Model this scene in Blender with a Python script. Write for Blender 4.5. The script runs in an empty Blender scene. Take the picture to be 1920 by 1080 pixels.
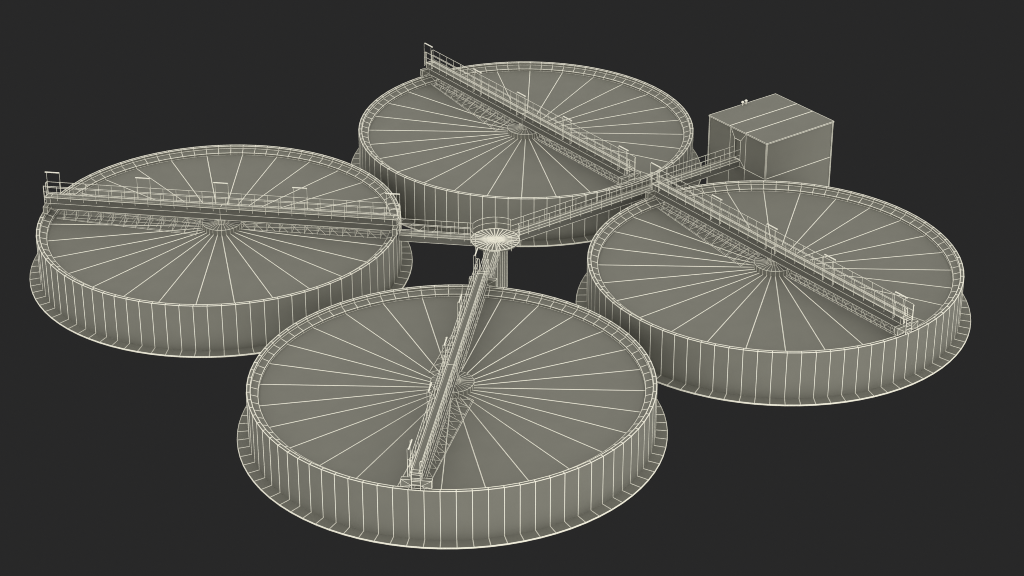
# Four round clarifier tanks with scraper bridges, a distribution tower, footbridges and a plant building.
import bpy, math
from mathutils import Vector, Matrix

S = 1.6                                   # measured units -> metres
scene = bpy.context.scene
col = scene.collection

# ------------------------------------------------------------------ materials
def material(name, base, rough, var, scale, bump=0.0):
    m = bpy.data.materials.new(name)
    m.use_nodes = True
    nt = m.node_tree
    b = nt.nodes['Principled BSDF']
    b.inputs['Roughness'].default_value = rough
    b.inputs['Specular IOR Level'].default_value = 0.12
    tc = nt.nodes.new('ShaderNodeTexCoord')
    n = nt.nodes.new('ShaderNodeTexNoise')
    n.inputs['Scale'].default_value = scale
    n.inputs['Detail'].default_value = 5
    nt.links.new(tc.outputs['Object'], n.inputs['Vector'])
    r = nt.nodes.new('ShaderNodeValToRGB')
    r.color_ramp.elements[0].position = .3
    r.color_ramp.elements[1].position = .7
    r.color_ramp.elements[0].color = tuple(c * (1 - var) for c in base) + (1,)
    r.color_ramp.elements[1].color = tuple(c * (1 + var) for c in base) + (1,)
    nt.links.new(n.outputs['Fac'], r.inputs['Fac'])
    nt.links.new(r.outputs['Color'], b.inputs['Base Color'])
    return m

BODY = material('warm_grey_paint', (0.203, 0.1995, 0.163), .75, .025, .6)
LINE = material('pale_cream_edge_paint', (0.95, 0.925, 0.79), .6, .01, 2)
BEAM = material('warm_grey_painted_shade', (0.15, 0.1475, 0.123), .75, .03, .6)  # body grey with the shade on girders and footbridge beams painted in
MATS = [BODY, LINE, BEAM]

# ------------------------------------------------------------------ mesh helper
class MB:
    def __init__(s): s.v, s.f, s.m = [], [], []
    def face(s, pts, m=0):
        i = len(s.v); s.v += [tuple(p) for p in pts]
        s.f.append(tuple(range(i, i + len(pts)))); s.m.append(m)
    def bar(s, a, b, r=.026, m=1, n=4, ext=0.0):
        a, b = Vector(a), Vector(b); d = b - a
        L = d.length
        if L < 1e-6: return
        d /= L; a = a - d * ext; b = b + d * ext
        up = Vector((0, 0, 1)) if abs(d.z) < .97 else Vector((1, 0, 0))
        x = d.cross(up).normalized(); y = x.cross(d).normalized()
        i = len(s.v)
        for p in (a, b):
            for k in range(n):
                t = 2 * math.pi * k / n
                s.v.append(tuple(p + r * (math.cos(t) * x + math.sin(t) * y)))
        for k in range(n):
            s.f.append((i + k, i + (k + 1) % n, i + n + (k + 1) % n, i + n + k)); s.m.append(m)
        s.f.append(tuple(i + k for k in range(n))[::-1]); s.m.append(m)
        s.f.append(tuple(i + n + k for k in range(n))); s.m.append(m)
    def path(s, pts, r=.02, m=1, n=6):
        for a, b in zip(pts, pts[1:]): s.bar(a, b, r, m, n, ext=r * .35)
    def box(s, x0, x1, y0, y1, z0, z1, wire=.016, m=0, skip=()):
        P = [(x, y, z) for z in (z0, z1) for y in (y0, y1) for x in (x0, x1)]
        for q in ((0, 2, 3, 1), (4, 5, 7, 6), (0, 1, 5, 4), (2, 6, 7, 3), (0, 4, 6, 2), (1, 3, 7, 5)):
            s.face([P[k] for k in q], m)
        if wire:
            for a, b in ((0, 1), (2, 3), (4, 5), (6, 7), (0, 2), (1, 3), (4, 6), (5, 7), (0, 4), (1, 5), (2, 6), (3, 7)):
                s.bar(P[a], P[b], wire)
    def build(s, name, parent=None, smooth=False):
        me = bpy.data.meshes.new(name)
        me.from_pydata([(x * S, y * S, z * S) for x, y, z in s.v], [], s.f)
        for k in MATS: me.materials.append(k)
        me.polygons.foreach_set('material_index', s.m)
        me.update()
        o = bpy.data.objects.new(name, me); col.objects.link(o)
        if parent: o.parent = parent
        return o

def thing(name, label, cat, loc=(0, 0, 0), rz=0, group=None):
    o = bpy.data.objects.new(name, None); col.objects.link(o)
    o.empty_display_size = .5
    o.location = [c * S for c in loc]; o.rotation_euler = (0, 0, rz)
    o['label'] = label; o['category'] = cat
    if group: o['group'] = group
    return o

def copy_tree(o, parent=None):
    c = o.copy(); col.objects.link(c)
    if parent: c.parent = parent
    for ch in list(o.children): copy_tree(ch, c)
    return c

def inst(o, parent, loc):
    """another object on the same mesh"""
    c = o.copy(); col.objects.link(c); c.parent = parent
    c.location = [k * S for k in loc]
    return c

def ring_angles(per_quadrant):
    """vertices of a circle drawn with four curve segments, evenly stepped"""
    out = []
    k = .5522848
    for q in range(4):
        for i in range(per_quadrant):
            t = i / per_quadrant
            x = (1 - t) ** 3 + 3 * (1 - t) ** 2 * t + 3 * (1 - t) * t * t * k
            y = 3 * (1 - t) ** 2 * t * k + 3 * (1 - t) * t * t + t ** 3
            out.append(q * math.pi / 2 + math.atan2(y, x))
    return out

def P(r, a, z, c=(0, 0)): return (c[0] + r * math.cos(a), c[1] + r * math.sin(a), z)

def band(mb, A, prof, ringw, ribw, c=(0, 0)):
    """surface of revolution from prof [(r,z)...]; ringw: width per profile point; ribw: width per segment"""
    n = len(A)
    for i in range(n):
        a, b = A[i], A[(i + 1) % n]
        for j in range(len(prof) - 1):
            (r0, z0), (r1, z1) = prof[j], prof[j + 1]
            mb.face([P(r0, a, z0, c), P(r0, b, z0, c), P(r1, b, z1, c), P(r1, a, z1, c)])
            if ribw[j]: mb.bar(P(r0, a, z0, c), P(r1, a, z1, c), ribw[j])
        for j, (r, z) in enumerate(prof):
            if ringw[j]: mb.bar(P(r, a, z, c), P(r, b, z, c), ringw[j])

# ------------------------------------------------------------------ tanks
CX, CY = 10.6, 11.004
CEN = {'front': (-CX, -CY), 'right': (CX, -CY), 'left': (-CX - .01, CY + .02), 'back': (CX - .02, CY - .02)}
A84, A28 = ring_angles(21), ring_angles(7)
H, R1, R2 = 2.708, 9.82, 9.46
W = .0225

def make_tank():
    t = thing('clarifier_tank', '', 'clarifier tank', group='round clarifier tanks set in a square')
    m = MB(); band(m, A84, [(10, .09), (10, H)], [0, W * .5], [W]); m.build('wall', t)
    m = MB(); band(m, A84, [(9.9, 0), (10.573, 0), (10.573, .045), (10, .09)], [0, W, W, 0], [0, W * .6, W]); m.build('flange', t)
    m = MB(); band(m, A84, [(9.985, H - .003), (9.985, H + .002), (R1, H + .002), (R1, 2.56)], [0, W, W, 0], [0, W, W * .8]); m.build('coping', t)
    m = MB(); band(m, A84, [(R1, 2.56), (R2, 2.44), (R2, 2.28)], [W * .8, W, 0], [W, W * .8]); m.build('launder_channel', t)
    m = MB()
    n = len(A84)
    for i in range(n):
        a, b = A84[i], A84[(i + 1) % n]
        m.face([(0, 0, 2.31), P(R2 - .004, a, 2.31), P(R2 - .004, b, 2.31)])
        m.bar(P(R2 - .01, a, 2.312), P(R2 - .01, b, 2.312), .009)
    for a in A28: m.bar(P(.9, a, 2.314), P(R2 - .02, a, 2.314), .026)
    m.build('liquid_surface', t)
    return t

TLAB = {
    'front': 'round grey tank nearest the viewer, its bridge running towards the central tower',
    'left': 'round grey tank at the left, its bridge crossing it almost level in view',
    'back': 'round grey tank farthest back, behind the central tower and left of the box building',
    'right': 'round grey tank at the right, in front of the box building',
}
tank0 = make_tank()
for i, k in enumerate(('front', 'left', 'back', 'right')):
    t = tank0 if i == 0 else copy_tree(tank0)
    t.location = (CEN[k][0] * S, CEN[k][1] * S, 0); t['label'] = TLAB[k]

# ------------------------------------------------------------------ handrails
RT = .0112     # tubes
def post_mesh(z0, z1, side, r=RT):
    m = MB()
    m.bar((0, 0, z0), (0, 0, z1), r * .9, n=6)
    m.bar((0, 0, z0 + .02), (0, -side * .045, z0 + .05), r * .8, n=4)
    return m

def handrail(parent, s0, s1, t, zd, posts, side, rise=.71, drop=.17, ends=(1, 1)):
    """straight rail along local x at y=t, with its posts as sub-parts"""
    m = MB(); zt, zm = zd + rise, zd + rise * .5
    c = .07
    top = []
    if ends[0]: top += [(s0, t, zt - c), (s0 + .02, t, zt - .02), (s0 + c, t, zt)]
    else: top += [(s0, t, zt)]
    if ends[1]: top += [(s1 - c, t, zt), (s1 - .02, t, zt - .02), (s1, t, zt - c)]
    else: top += [(s1, t, zt)]
    m.path(top, RT)
    m.bar((s0, t, zm), (s1, t, zm), RT, n=6)
    h = m.build('handrail', parent)
    p0 = None
    for s in posts:
        if p0 is None:
            p0 = post_mesh(zd - drop, zt, side).build('post', h); p0.location = (s * S, t * S, 0)
        else: inst(p0, h, (s, t, 0))
    return h

# ------------------------------------------------------------------ scraper bridge
ZD = 3.56
def make_bridge():
    b = thing('scraper_bridge', '', 'scraper bridge', group='scraper bridges across the tanks')
    # girder
    m = MB()
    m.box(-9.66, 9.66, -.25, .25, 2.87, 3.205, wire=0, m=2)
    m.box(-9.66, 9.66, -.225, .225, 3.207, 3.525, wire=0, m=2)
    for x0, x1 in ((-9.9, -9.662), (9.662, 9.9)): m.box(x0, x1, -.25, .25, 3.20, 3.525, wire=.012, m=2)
    for sy in (-.25, .25):
        m.bar((-9.66, sy, 2.87), (9.66, sy, 2.87), .012)
        m.bar((-9.66, sy, 3.21), (9.66, sy, 3.21), .013)
        for x in (-9.66, 0, 9.66): m.bar((x, sy, 2.87), (x, sy, 3.52), .014)
    m.build('girder', b)
    # deck
    m = MB()
    m.box(-9.93, 9.93, -.262, .262, 3.532, ZD, wire=0)
    for sy, r in ((-.262, .019), (-.12, .019), (.19, .007), (.262, .021)): m.bar((-9.93, sy, ZD), (9.93, sy, ZD), r)
    for x in (-9.93, -9.66, 0, 9.66, 9.93): m.bar((x, -.262, ZD), (x, .262, ZD), .019)
    m.build('deck', b)
    for sy in (-1,):
        m = MB(); y = sy * .276
        for z in (ZD + .04, ZD + .10): m.bar((-9.85, y, z), (9.85, y, z), .007)
        m.box(-9.85, 9.85, y - .003, y + .003, ZD + .035, ZD + .105, wire=0)
        m.build('toe_board', b)
    # rails
    posts = [(i + .5) * .738 for i in range(-14, 14)]
    for sy in (-1, 1):
        handrail(b, -9.99, 9.99, sy * .285, ZD, [p for p in posts if abs(p) < 9.97], sy, rise=.71)
    # ladders
    for e in (-1, 1):
        m = MB(); x = e * 10.01
        for y in (-.2, .2):
            sg = 1 if y > 0 else -1
            m.path([(x, y, 2.73), (x, y, 4.18), (x - e * .02, y + sg * .03, 4.25), (x - e * .03, y + sg * .075, 4.24)], .015)
        l = m.build('ladder', b)
        rm = MB(); rm.bar((0, -.2, 0), (0, .2, 0), .013, n=6)
        r0 = rm.build('rung', l); r0.location = (x * S, 0, 2.80 * S)
        for k in range(1, 5): inst(r0, l, (x, 0, 2.80 + k * .178))
    # end carriages: boxes with a notch cut from below in the middle
    for e in (-1, 1):
        m = MB(); xi, xo = e * 9.72, e * 9.95; w = .71; z0, z1 = 2.80, 3.19
        prof = [(-w, z0), (-.36, z0), (-.24, z0 + .1), (.24, z0 + .1), (.36, z0), (w, z0), (w, z1), (-w, z1)]
        for x in (xi, xo): m.face([(x, y, z) for y, z in prof])
        n = len(prof)
        for i in range(n):
            p, q = prof[i], prof[(i + 1) % n]
            m.face([(xi, *p), (xo, *p), (xo, *q), (xi, *q)])
            for x in (xi, xo): m.bar((x, *p), (x, *q), .013)
            m.bar((xi, *p), (xo, *p), .012)
        for x in (xi, xo):
            for sg in (-1, 1):
                m.bar((x, sg * w, z1), (x, sg * .24, z0 + .1), .010)
                m.bar((x, sg * w, z0), (x, sg * .24, z0 + .1), .009)
        c = m.build('end_carriage', b)
        wm = MB()
        for k in range(12):
            a0, a1 = 2 * math.pi * k / 12, 2 * math.pi * (k + 1) / 12
            q = lambda a, y: (.0 + .085 * math.cos(a), y, .085 * math.sin(a))
            wm.face([q(a0, -.05), q(a1, -.05), q(a1, .05), q(a0, .05)])
            wm.face([(0, -.05, 0), q(a1, -.05), q(a0, -.05)]); wm.face([(0, .05, 0), q(a0, .05), q(a1, .05)])
        w0 = wm.build('wheel', c); w0.location = (e * 9.84 * S, -.52 * S, 2.80 * S)
        inst(w0, c, (e * 9.84, .52, 2.80))
    # lamps: two tall posts and a tube each
    L0 = None
    for k in (-14, -7, -1, 5, 12):
        s = (k + .5) * .738; x0, x1 = 0, .738
        if L0 is None:
            m = MB()
            for x in (x0, x1):
                m.path([(x, .38, 3.36), (x, .385, 4.80), (x, .37, 4.84), (x, .31, 4.85)], .0085)
                m.bar((x, .38, 3.36), (x, .38, 4.27), .013, n=6)
                for z in (3.5, 3.92, 4.27): m.bar((x, .285, z), (x, .38, z), .010, n=4)
                m.bar((x, .38, 3.39), (x, .25, 3.42), .012, n=4)
            L0 = m.build('lamp', b); L0.location = (s * S, 0, 0)
            m = MB(); m.bar((x0 - .05, .30, 4.85), (x1 + .03, .30, 4.85), .034, n=8)
            m.build('lamp_tube', L0)
        else:
            c = copy_tree(L0, b); c.location = (s * S, 0, 0)
    # centre hub
    m = MB()
    band(m, A28, [(1.07, 2.30), (1.07, 2.62), (.39, 2.65), (.37, 2.862), (.06, 2.863)], [0, .014, .009, .011, 0], [.011, .012, .014, .012])
    m.build('centre_hub', b)
    # scraper arms
    st = [1.16 + i * .708 for i in range(12)]
    for e in (-1, 1):
        m = MB(); zt, zb = 2.80, 2.36; tt, tb = .15, .2
        x0, x1 = e * st[0], e * 9.36
        r = .0112
        for y in (-tt, tt): m.bar((x0, y, zt), (e * 9.0, y, zt), r)
        for y in (-tb, tb): m.bar((x0, y, zb), (x1, y, zb), r)
        for i, s in enumerate(st):
            x = e * s
            for sg in (-1, 1): m.bar((x, sg * tt, zt), (x, sg * tb, zb - .05), r * 1.1)
            xe = e * min(s + .47, 9.36); sg = -e          # braced on the side away from the spread
            m.bar((x, sg * tt, zt), (xe, sg * tb, zb), r * 1.1)
            m.bar((xe, sg * tb, zb), (xe, sg * tb, zb - .05), r * .9)
            m.bar((x, -tt, zt), (x, tt, zt), r); m.bar((x, -tb, zb), (x, tb, zb), r)
            m.bar((x, 0, zt + .06), (x, 0, zt), r)
        arm = m.build('scraper_arm', b)
        # side brace spreading towards the hub
        m = MB()
        O = lambda s: .36 + (9.36 - s) / 8.2 * (1.0 if e > 0 else .88)
        yo = lambda s: e * O(s)
        m.bar((x0, yo(st[0]), 2.345), (x1, yo(9.36), 2.345), .012)
        m.bar((x0, yo(st[0]) - e * .05, 2.40), (x1, yo(9.36), 2.39), .007)
        for s in st:
            x = e * s
            m.bar((x, e * tb, zb), (x, yo(s), 2.345), r)
            m.bar((x, e * tt, zt), (x, yo(s) - e * .06, 2.37), r)
            if s < 7: m.bar((x, e * tt, zt), (x + e * .3, e * (tb + .5 * (O(s) - tb)), 2.36), r * .8)
            m.bar((x, yo(s), 2.345), (x, yo(s), 2.30), r)
        m.build('side_brace', arm)
    return b

BR = {'front': (45, 'steel bridge over the nearest tank, seen almost end on, ladder nearest the viewer'),
      'left': (-45, 'steel bridge over the left tank, seen side on with five lamps on its far rail'),
      'back': (90, 'steel bridge over the farthest tank, one end sticking up against the dark backdrop'),
      'right': (90, 'steel bridge over the right tank, starting beside the long footbridge')}
b0 = make_bridge()
for i, k in enumerate(('front', 'left', 'back', 'right')):
    b = b0 if i == 0 else copy_tree(b0)
    a, lab = BR[k]; a = math.radians(a)
    off = {'front': .06, 'left': .11, 'back': .05, 'right': .02}[k]
    b.location = ((CEN[k][0] + off * math.cos(a)) * S, (CEN[k][1] + off * math.sin(a)) * S, 0)
    b.rotation_euler = (0, 0, a); b['label'] = lab

# ------------------------------------------------------------------ distribution tower
PC = (.2, .04); ZP = 2.685; RP = 1.324
tw = thing('distribution_tower', 'round central column carrying a spoked disc platform with curved guard rails', 'tower', (PC[0], PC[1], 0))
m = MB(); band(m, A28, [(.66, -.16), (.66, 2.58)], [.014, 0], [.014]); m.build('column', tw)
m = MB(); N = 32; A32 = ring_angles(8)
for i in range(N):
    a, b = A32[i], A32[(i + 1) % N]
    m.face([(0, 0, ZP), P(RP, a, ZP), P(RP, b, ZP)]); m.face([(0, 0, ZP - .1), P(RP, b, ZP - .1), P(RP, a, ZP - .1)])
    m.face([P(RP, a, ZP), P(RP, a, ZP - .1), P(RP, b, ZP - .1), P(RP, b, ZP)])
    m.bar(P(RP, a, ZP), P(RP, b, ZP), .026); m.bar((0, 0, ZP + .003), P(RP, a, ZP + .003), .031)
m.build('platform', tw)
def arc_rail(a0, a1, npost, pre, suf):
    R_ = RP + .02; n = 10
    pts = [P(R_, math.radians(a0 + (a1 - a0) * i / n), 0) for i in range(n + 1)]
    m = MB()
    for z in (3.385, 3.03): m.path([(x, y, z) for x, y, _ in pre + pts + suf], RT)
    for k in (0, -1): m.bar((pts[k][0], pts[k][1], 2.50), (pts[k][0], pts[k][1], 3.385), RT, n=6)
    h = m.build('guard_rail', tw)
    p0 = None
    for i in range(1, npost - 1):
        a = math.radians(a0 + (a1 - a0) * (i + .0) / (npost - 1))
        if p0 is None:
            mm = MB(); mm.bar((0, 0, 2.50), (0, 0, 3.385), RT, n=6); p0 = mm.build('post', h); p0.location = (R_ * math.cos(a) * S, R_ * math.sin(a) * S, 0)
        else: inst(p0, h, (R_ * math.cos(a), R_ * math.sin(a), 0))
arc_rail(15, 119, 4, [], [])
arc_rail(147, 214, 3, [], [])
arc_rail(238, 345, 4, [], [])

# ------------------------------------------------------------------ footbridges
def footbridge(label, origin, ang, s0, s1, sp0, ext=(0, 0)):
    """local x runs outward from origin; s0..s1 span"""
    f = thing('footbridge', label, 'footbridge', (origin[0], origin[1], 0), math.radians(ang), 'footbridges leading off the central tower')
    zd = 2.665
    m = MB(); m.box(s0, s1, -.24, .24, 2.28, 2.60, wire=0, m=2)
    for y in (-.24, .24): m.bar((s0, y, 2.28), (s1, y, 2.28), .012)
    for x in (s0, s1): 
        for y in (-.24, .24): m.bar((x, y, 2.28), (x, y, 2.6), .012)
    m.build('beam', f)
    m = MB(); m.box(s0, s1, -.28, .28, 2.602, zd, wire=0)
    for y, r in ((-.28, .017), (.0, .017), (.28, .015), (.235, .008)): m.bar((s0, y, zd), (s1, y, zd), r)
    for x in (s0, s1): m.bar((x, -.28, zd), (x, .28, zd), .02)
    m.build('deck', f)
    m = MB()
    for z in (zd + .04, zd + .1): m.bar((s0, .295, z), (s1, .295, z), .007)
    m.box(s0, s1, .292, .298, zd + .03, zd + .105, wire=0)
    m.build('toe_board', f)
    n = int((s1 - sp0) / .732 + 1e-6)
    for sy in (-1, 1):
        handrail(f, max(s0, 1.23), s1, sy * .29, zd, [sp0 + i * .732 + (.1 if sy > 0 else 0) for i in range(n + 1) if sp0 + i * .732 + .1 < s1], sy, rise=.72, drop=.13, ends=(0, 0))
    return f

BX = 17.67
footbridge('long footbridge from the central tower to the door of the box building', (0, 0), 0, 1.42, BX - .01, 2.212)
q = .2
footbridge('short footbridge from the central tower to the left tank', (q, q), 135, 1.0, 5.20, 1.472)
footbridge('short footbridge from the central tower towards the nearest tank', (q, -q), 225, 1.22, 5.28, 1.32)

# ------------------------------------------------------------------ building
bx0, bx1, by0, by1 = BX, 22.82, -2.46, 2.47
zt = 4.50; zm = 2.27
bl = thing('plant_building', 'grey box building with flat three panel roof at the far end of the long footbridge', 'building', (bx0, by0, 0))
def lo(x, y, z): return (x - bx0, y - by0, z)
m = MB(); w = .02
# west wall with the door opening
ya, yb = -.70, .66                 # panel lines
d0, d1, dz0, dz1 = -.255, .255, 2.70, 3.90
Wq = lambda y, z: lo(bx0, y, z)
Z0 = .16
polys = [
    [(by1, Z0), (yb, Z0), (yb, zt), (by1, zt)],
    [(ya, Z0), (by0, Z0), (by0, zm), (ya, zm)], [(ya, zm), (by0, zm), (by0, zt), (ya, zt)],
    [(yb, Z0), (ya, Z0), (ya, zm), (yb, zm)],
    [(yb, zm), (ya, zm), (d0, dz0), (d1, dz0)], [(yb, zt), (yb, zm), (d1, dz0), (d1, dz1)],
    [(ya, zm), (ya, zt), (d0, dz1), (d0, dz0)], [(yb, zt), (d1, dz1), (d0, dz1), (ya, zt)]]
for p_ in polys:
    m.face([Wq(*k) for k in p_])
for p_ in ([(by1, Z0), (by0, Z0)], [(yb, Z0), (yb, zt)], [(ya, Z0), (ya, zt)], [(ya, zm), (by0, zm)], [(yb, zm), (ya, zm)],
           [(ya, zm), (d0, dz0)], [(ya, zt), (d0, dz1)], [(yb, zt), (d1, dz1)]):
    m.bar(Wq(*p_[0]), Wq(*p_[1]), .018)
# other walls
for pts in ([(bx0, by0), (bx1, by0)], [(bx1, by0), (bx1, by1)], [(bx1, by1), (bx0, by1)]):
    (x0, y0), (x1, y1) = pts
    for a, b in ((Z0, zm), (zm, zt)): m.face([lo(x0, y0, a), lo(x1, y1, a), lo(x1, y1, b), lo(x0, y0, b)])
    m.bar(lo(x0, y0, zm), lo(x1, y1, zm), .022); m.bar(lo(x0, y0, Z0), lo(x1, y1, Z0), .02)
m.build('wall', bl)
cp = None
for x, y in ((bx0, by0), (bx1, by0), (bx0, by1), (bx1, by1)):
    if cp is None:
        mm = MB(); mm.box(-.03, .03, -.03, .03, 0, zt, wire=.016); cp = mm.build('corner_post', bl); cp.location = (0, 0, 0)
    else: inst(cp, bl, (x - bx0, y - by0, 0))
# door recess
dr = MB(); dd = .1
X0, X1 = 0, dd
yy = lambda y: y - by0
dr.face([(dd, yy(d0), dz0), (dd, yy(d1), dz0), (dd, yy(d1), dz1), (dd, yy(d0), dz1)])
dr.face([(0, yy(d0), dz0), (dd, yy(d0), dz0), (dd, yy(d0), dz1), (0, yy(d0), dz1)])
dr.face([(0, yy(d1), dz0), (dd, yy(d1), dz0), (dd, yy(d1), dz1), (0, yy(d1), dz1)])
dr.face([(0, yy(d0), dz0), (dd, yy(d0), dz0), (dd, yy(d1), dz0), (0, yy(d1), dz0)])
dr.face([(0, yy(d0), dz1), (dd, yy(d0), dz1), (dd, yy(d1), dz1), (0, yy(d1), dz1)])
for a, b in (((d0, dz0), (d1, dz0)), ((d1, dz0), (d1, dz1)), ((d1, dz1), (d0, dz1)), ((d0, dz1), (d0, dz0))):
    dr.bar((0, yy(a[0]), a[1]), (0, yy(b[0]), b[1]), .022)
dr.build('doorway', bl)
# roof
m = MB(); e = .055
rx0, rx1, ry0, ry1, rz0, rz1 = -e, bx1 - bx0 + e, -e, by1 - by0 + e, zt + .002, zt + .065
m.box(rx0, rx1, ry0, ry1, rz0, rz1, wire=.014)
for y in (ya, yb): m.bar((rx0, yy(y), rz1), (rx1, yy(y), rz1), .026)
m.build('roof', bl)
# two mushroom vents behind the roof edge
v0 = None
for x, y in ((20.16 - bx0, ry1 - .10), (20.41 - bx0, ry1 - .12)):
    if v0 is None:
        mm = MB(); mm.bar((0, 0, rz1 - .02), (0, 0, rz1 + .2), .042, n=10)
        v0 = mm.build('roof_vent', bl); v0.location = (x * S, y * S, 0)
        mm = MB(); n = 12
        for k in range(n):
            a, b = 2 * math.pi * k / n, 2 * math.pi * (k + 1) / n
            mm.face([P(.10, a, rz1 + .19), P(.10, b, rz1 + .19), P(.055, b, rz1 + .25), P(.055, a, rz1 + .25)], 1)
            mm.face([P(.055, a, rz1 + .25), P(.055, b, rz1 + .25), (0, 0, rz1 + .285)], 1)
            mm.face([(0, 0, rz1 + .19), P(.10, b, rz1 + .19), P(.10, a, rz1 + .19)], 1)
        mm.build('cap', v0)
    else:
        c = copy_tree(v0, bl); c.location = (x * S, y * S, .03 * S)

# ------------------------------------------------------------------ camera
cam = bpy.data.cameras.new('camera'); co = bpy.data.objects.new('camera', cam); col.objects.link(co)
co.location = (-69.57147 * S, -94.57404 * S, 62.09379 * S)
co.rotation_euler = (math.radians(62.04094), 0, math.radians(323.15080))
cam.sensor_width = 36; cam.lens = 4537.377 / 1920 * 36
cam.clip_start = 1; cam.clip_end = 1000
scene.camera = co

# ------------------------------------------------------------------ light: a wide soft studio rig
def sun(name, elev, az, strength, angle, colr=(1, 1, 1)):
    l = bpy.data.lights.new(name, 'SUN'); l.energy = strength; l.angle = math.radians(angle); l.color = colr
    o = bpy.data.objects.new(name, l); col.objects.link(o)
    e, a = math.radians(elev), math.radians(az)
    d = Vector((math.cos(e) * math.cos(a), math.cos(e) * math.sin(a), math.sin(e)))
    o.rotation_euler = d.to_track_quat('Z', 'Y').to_euler()
    o.location = d * 90
    return o
sun('overhead_softbox', 90, 0, 2.6, 165)
for i, (az, st) in enumerate(((-121, 1.82), (-30, 1.18), (155, .42), (60, .5))):
    sun('side_softbox', -26, az, st, 110)

w = bpy.data.worlds.new('World'); scene.world = w; w.use_nodes = True
bg = w.node_tree.nodes['Background']
bg.inputs['Color'].default_value = (0.0212, 0.0212, 0.0215, 1); bg.inputs['Strength'].default_value = 1
vs = scene.view_settings
vs.view_transform = 'Standard'; vs.look = 'None'; vs.exposure = 0; vs.gamma = 1; vs.use_curve_mapping = False
scene.render.film_transparent = False
scene.cycles.max_bounces = 4; scene.cycles.diffuse_bounces = 1
scene.cycles.use_denoising = True
scene.cycles.filter_width = 1.0
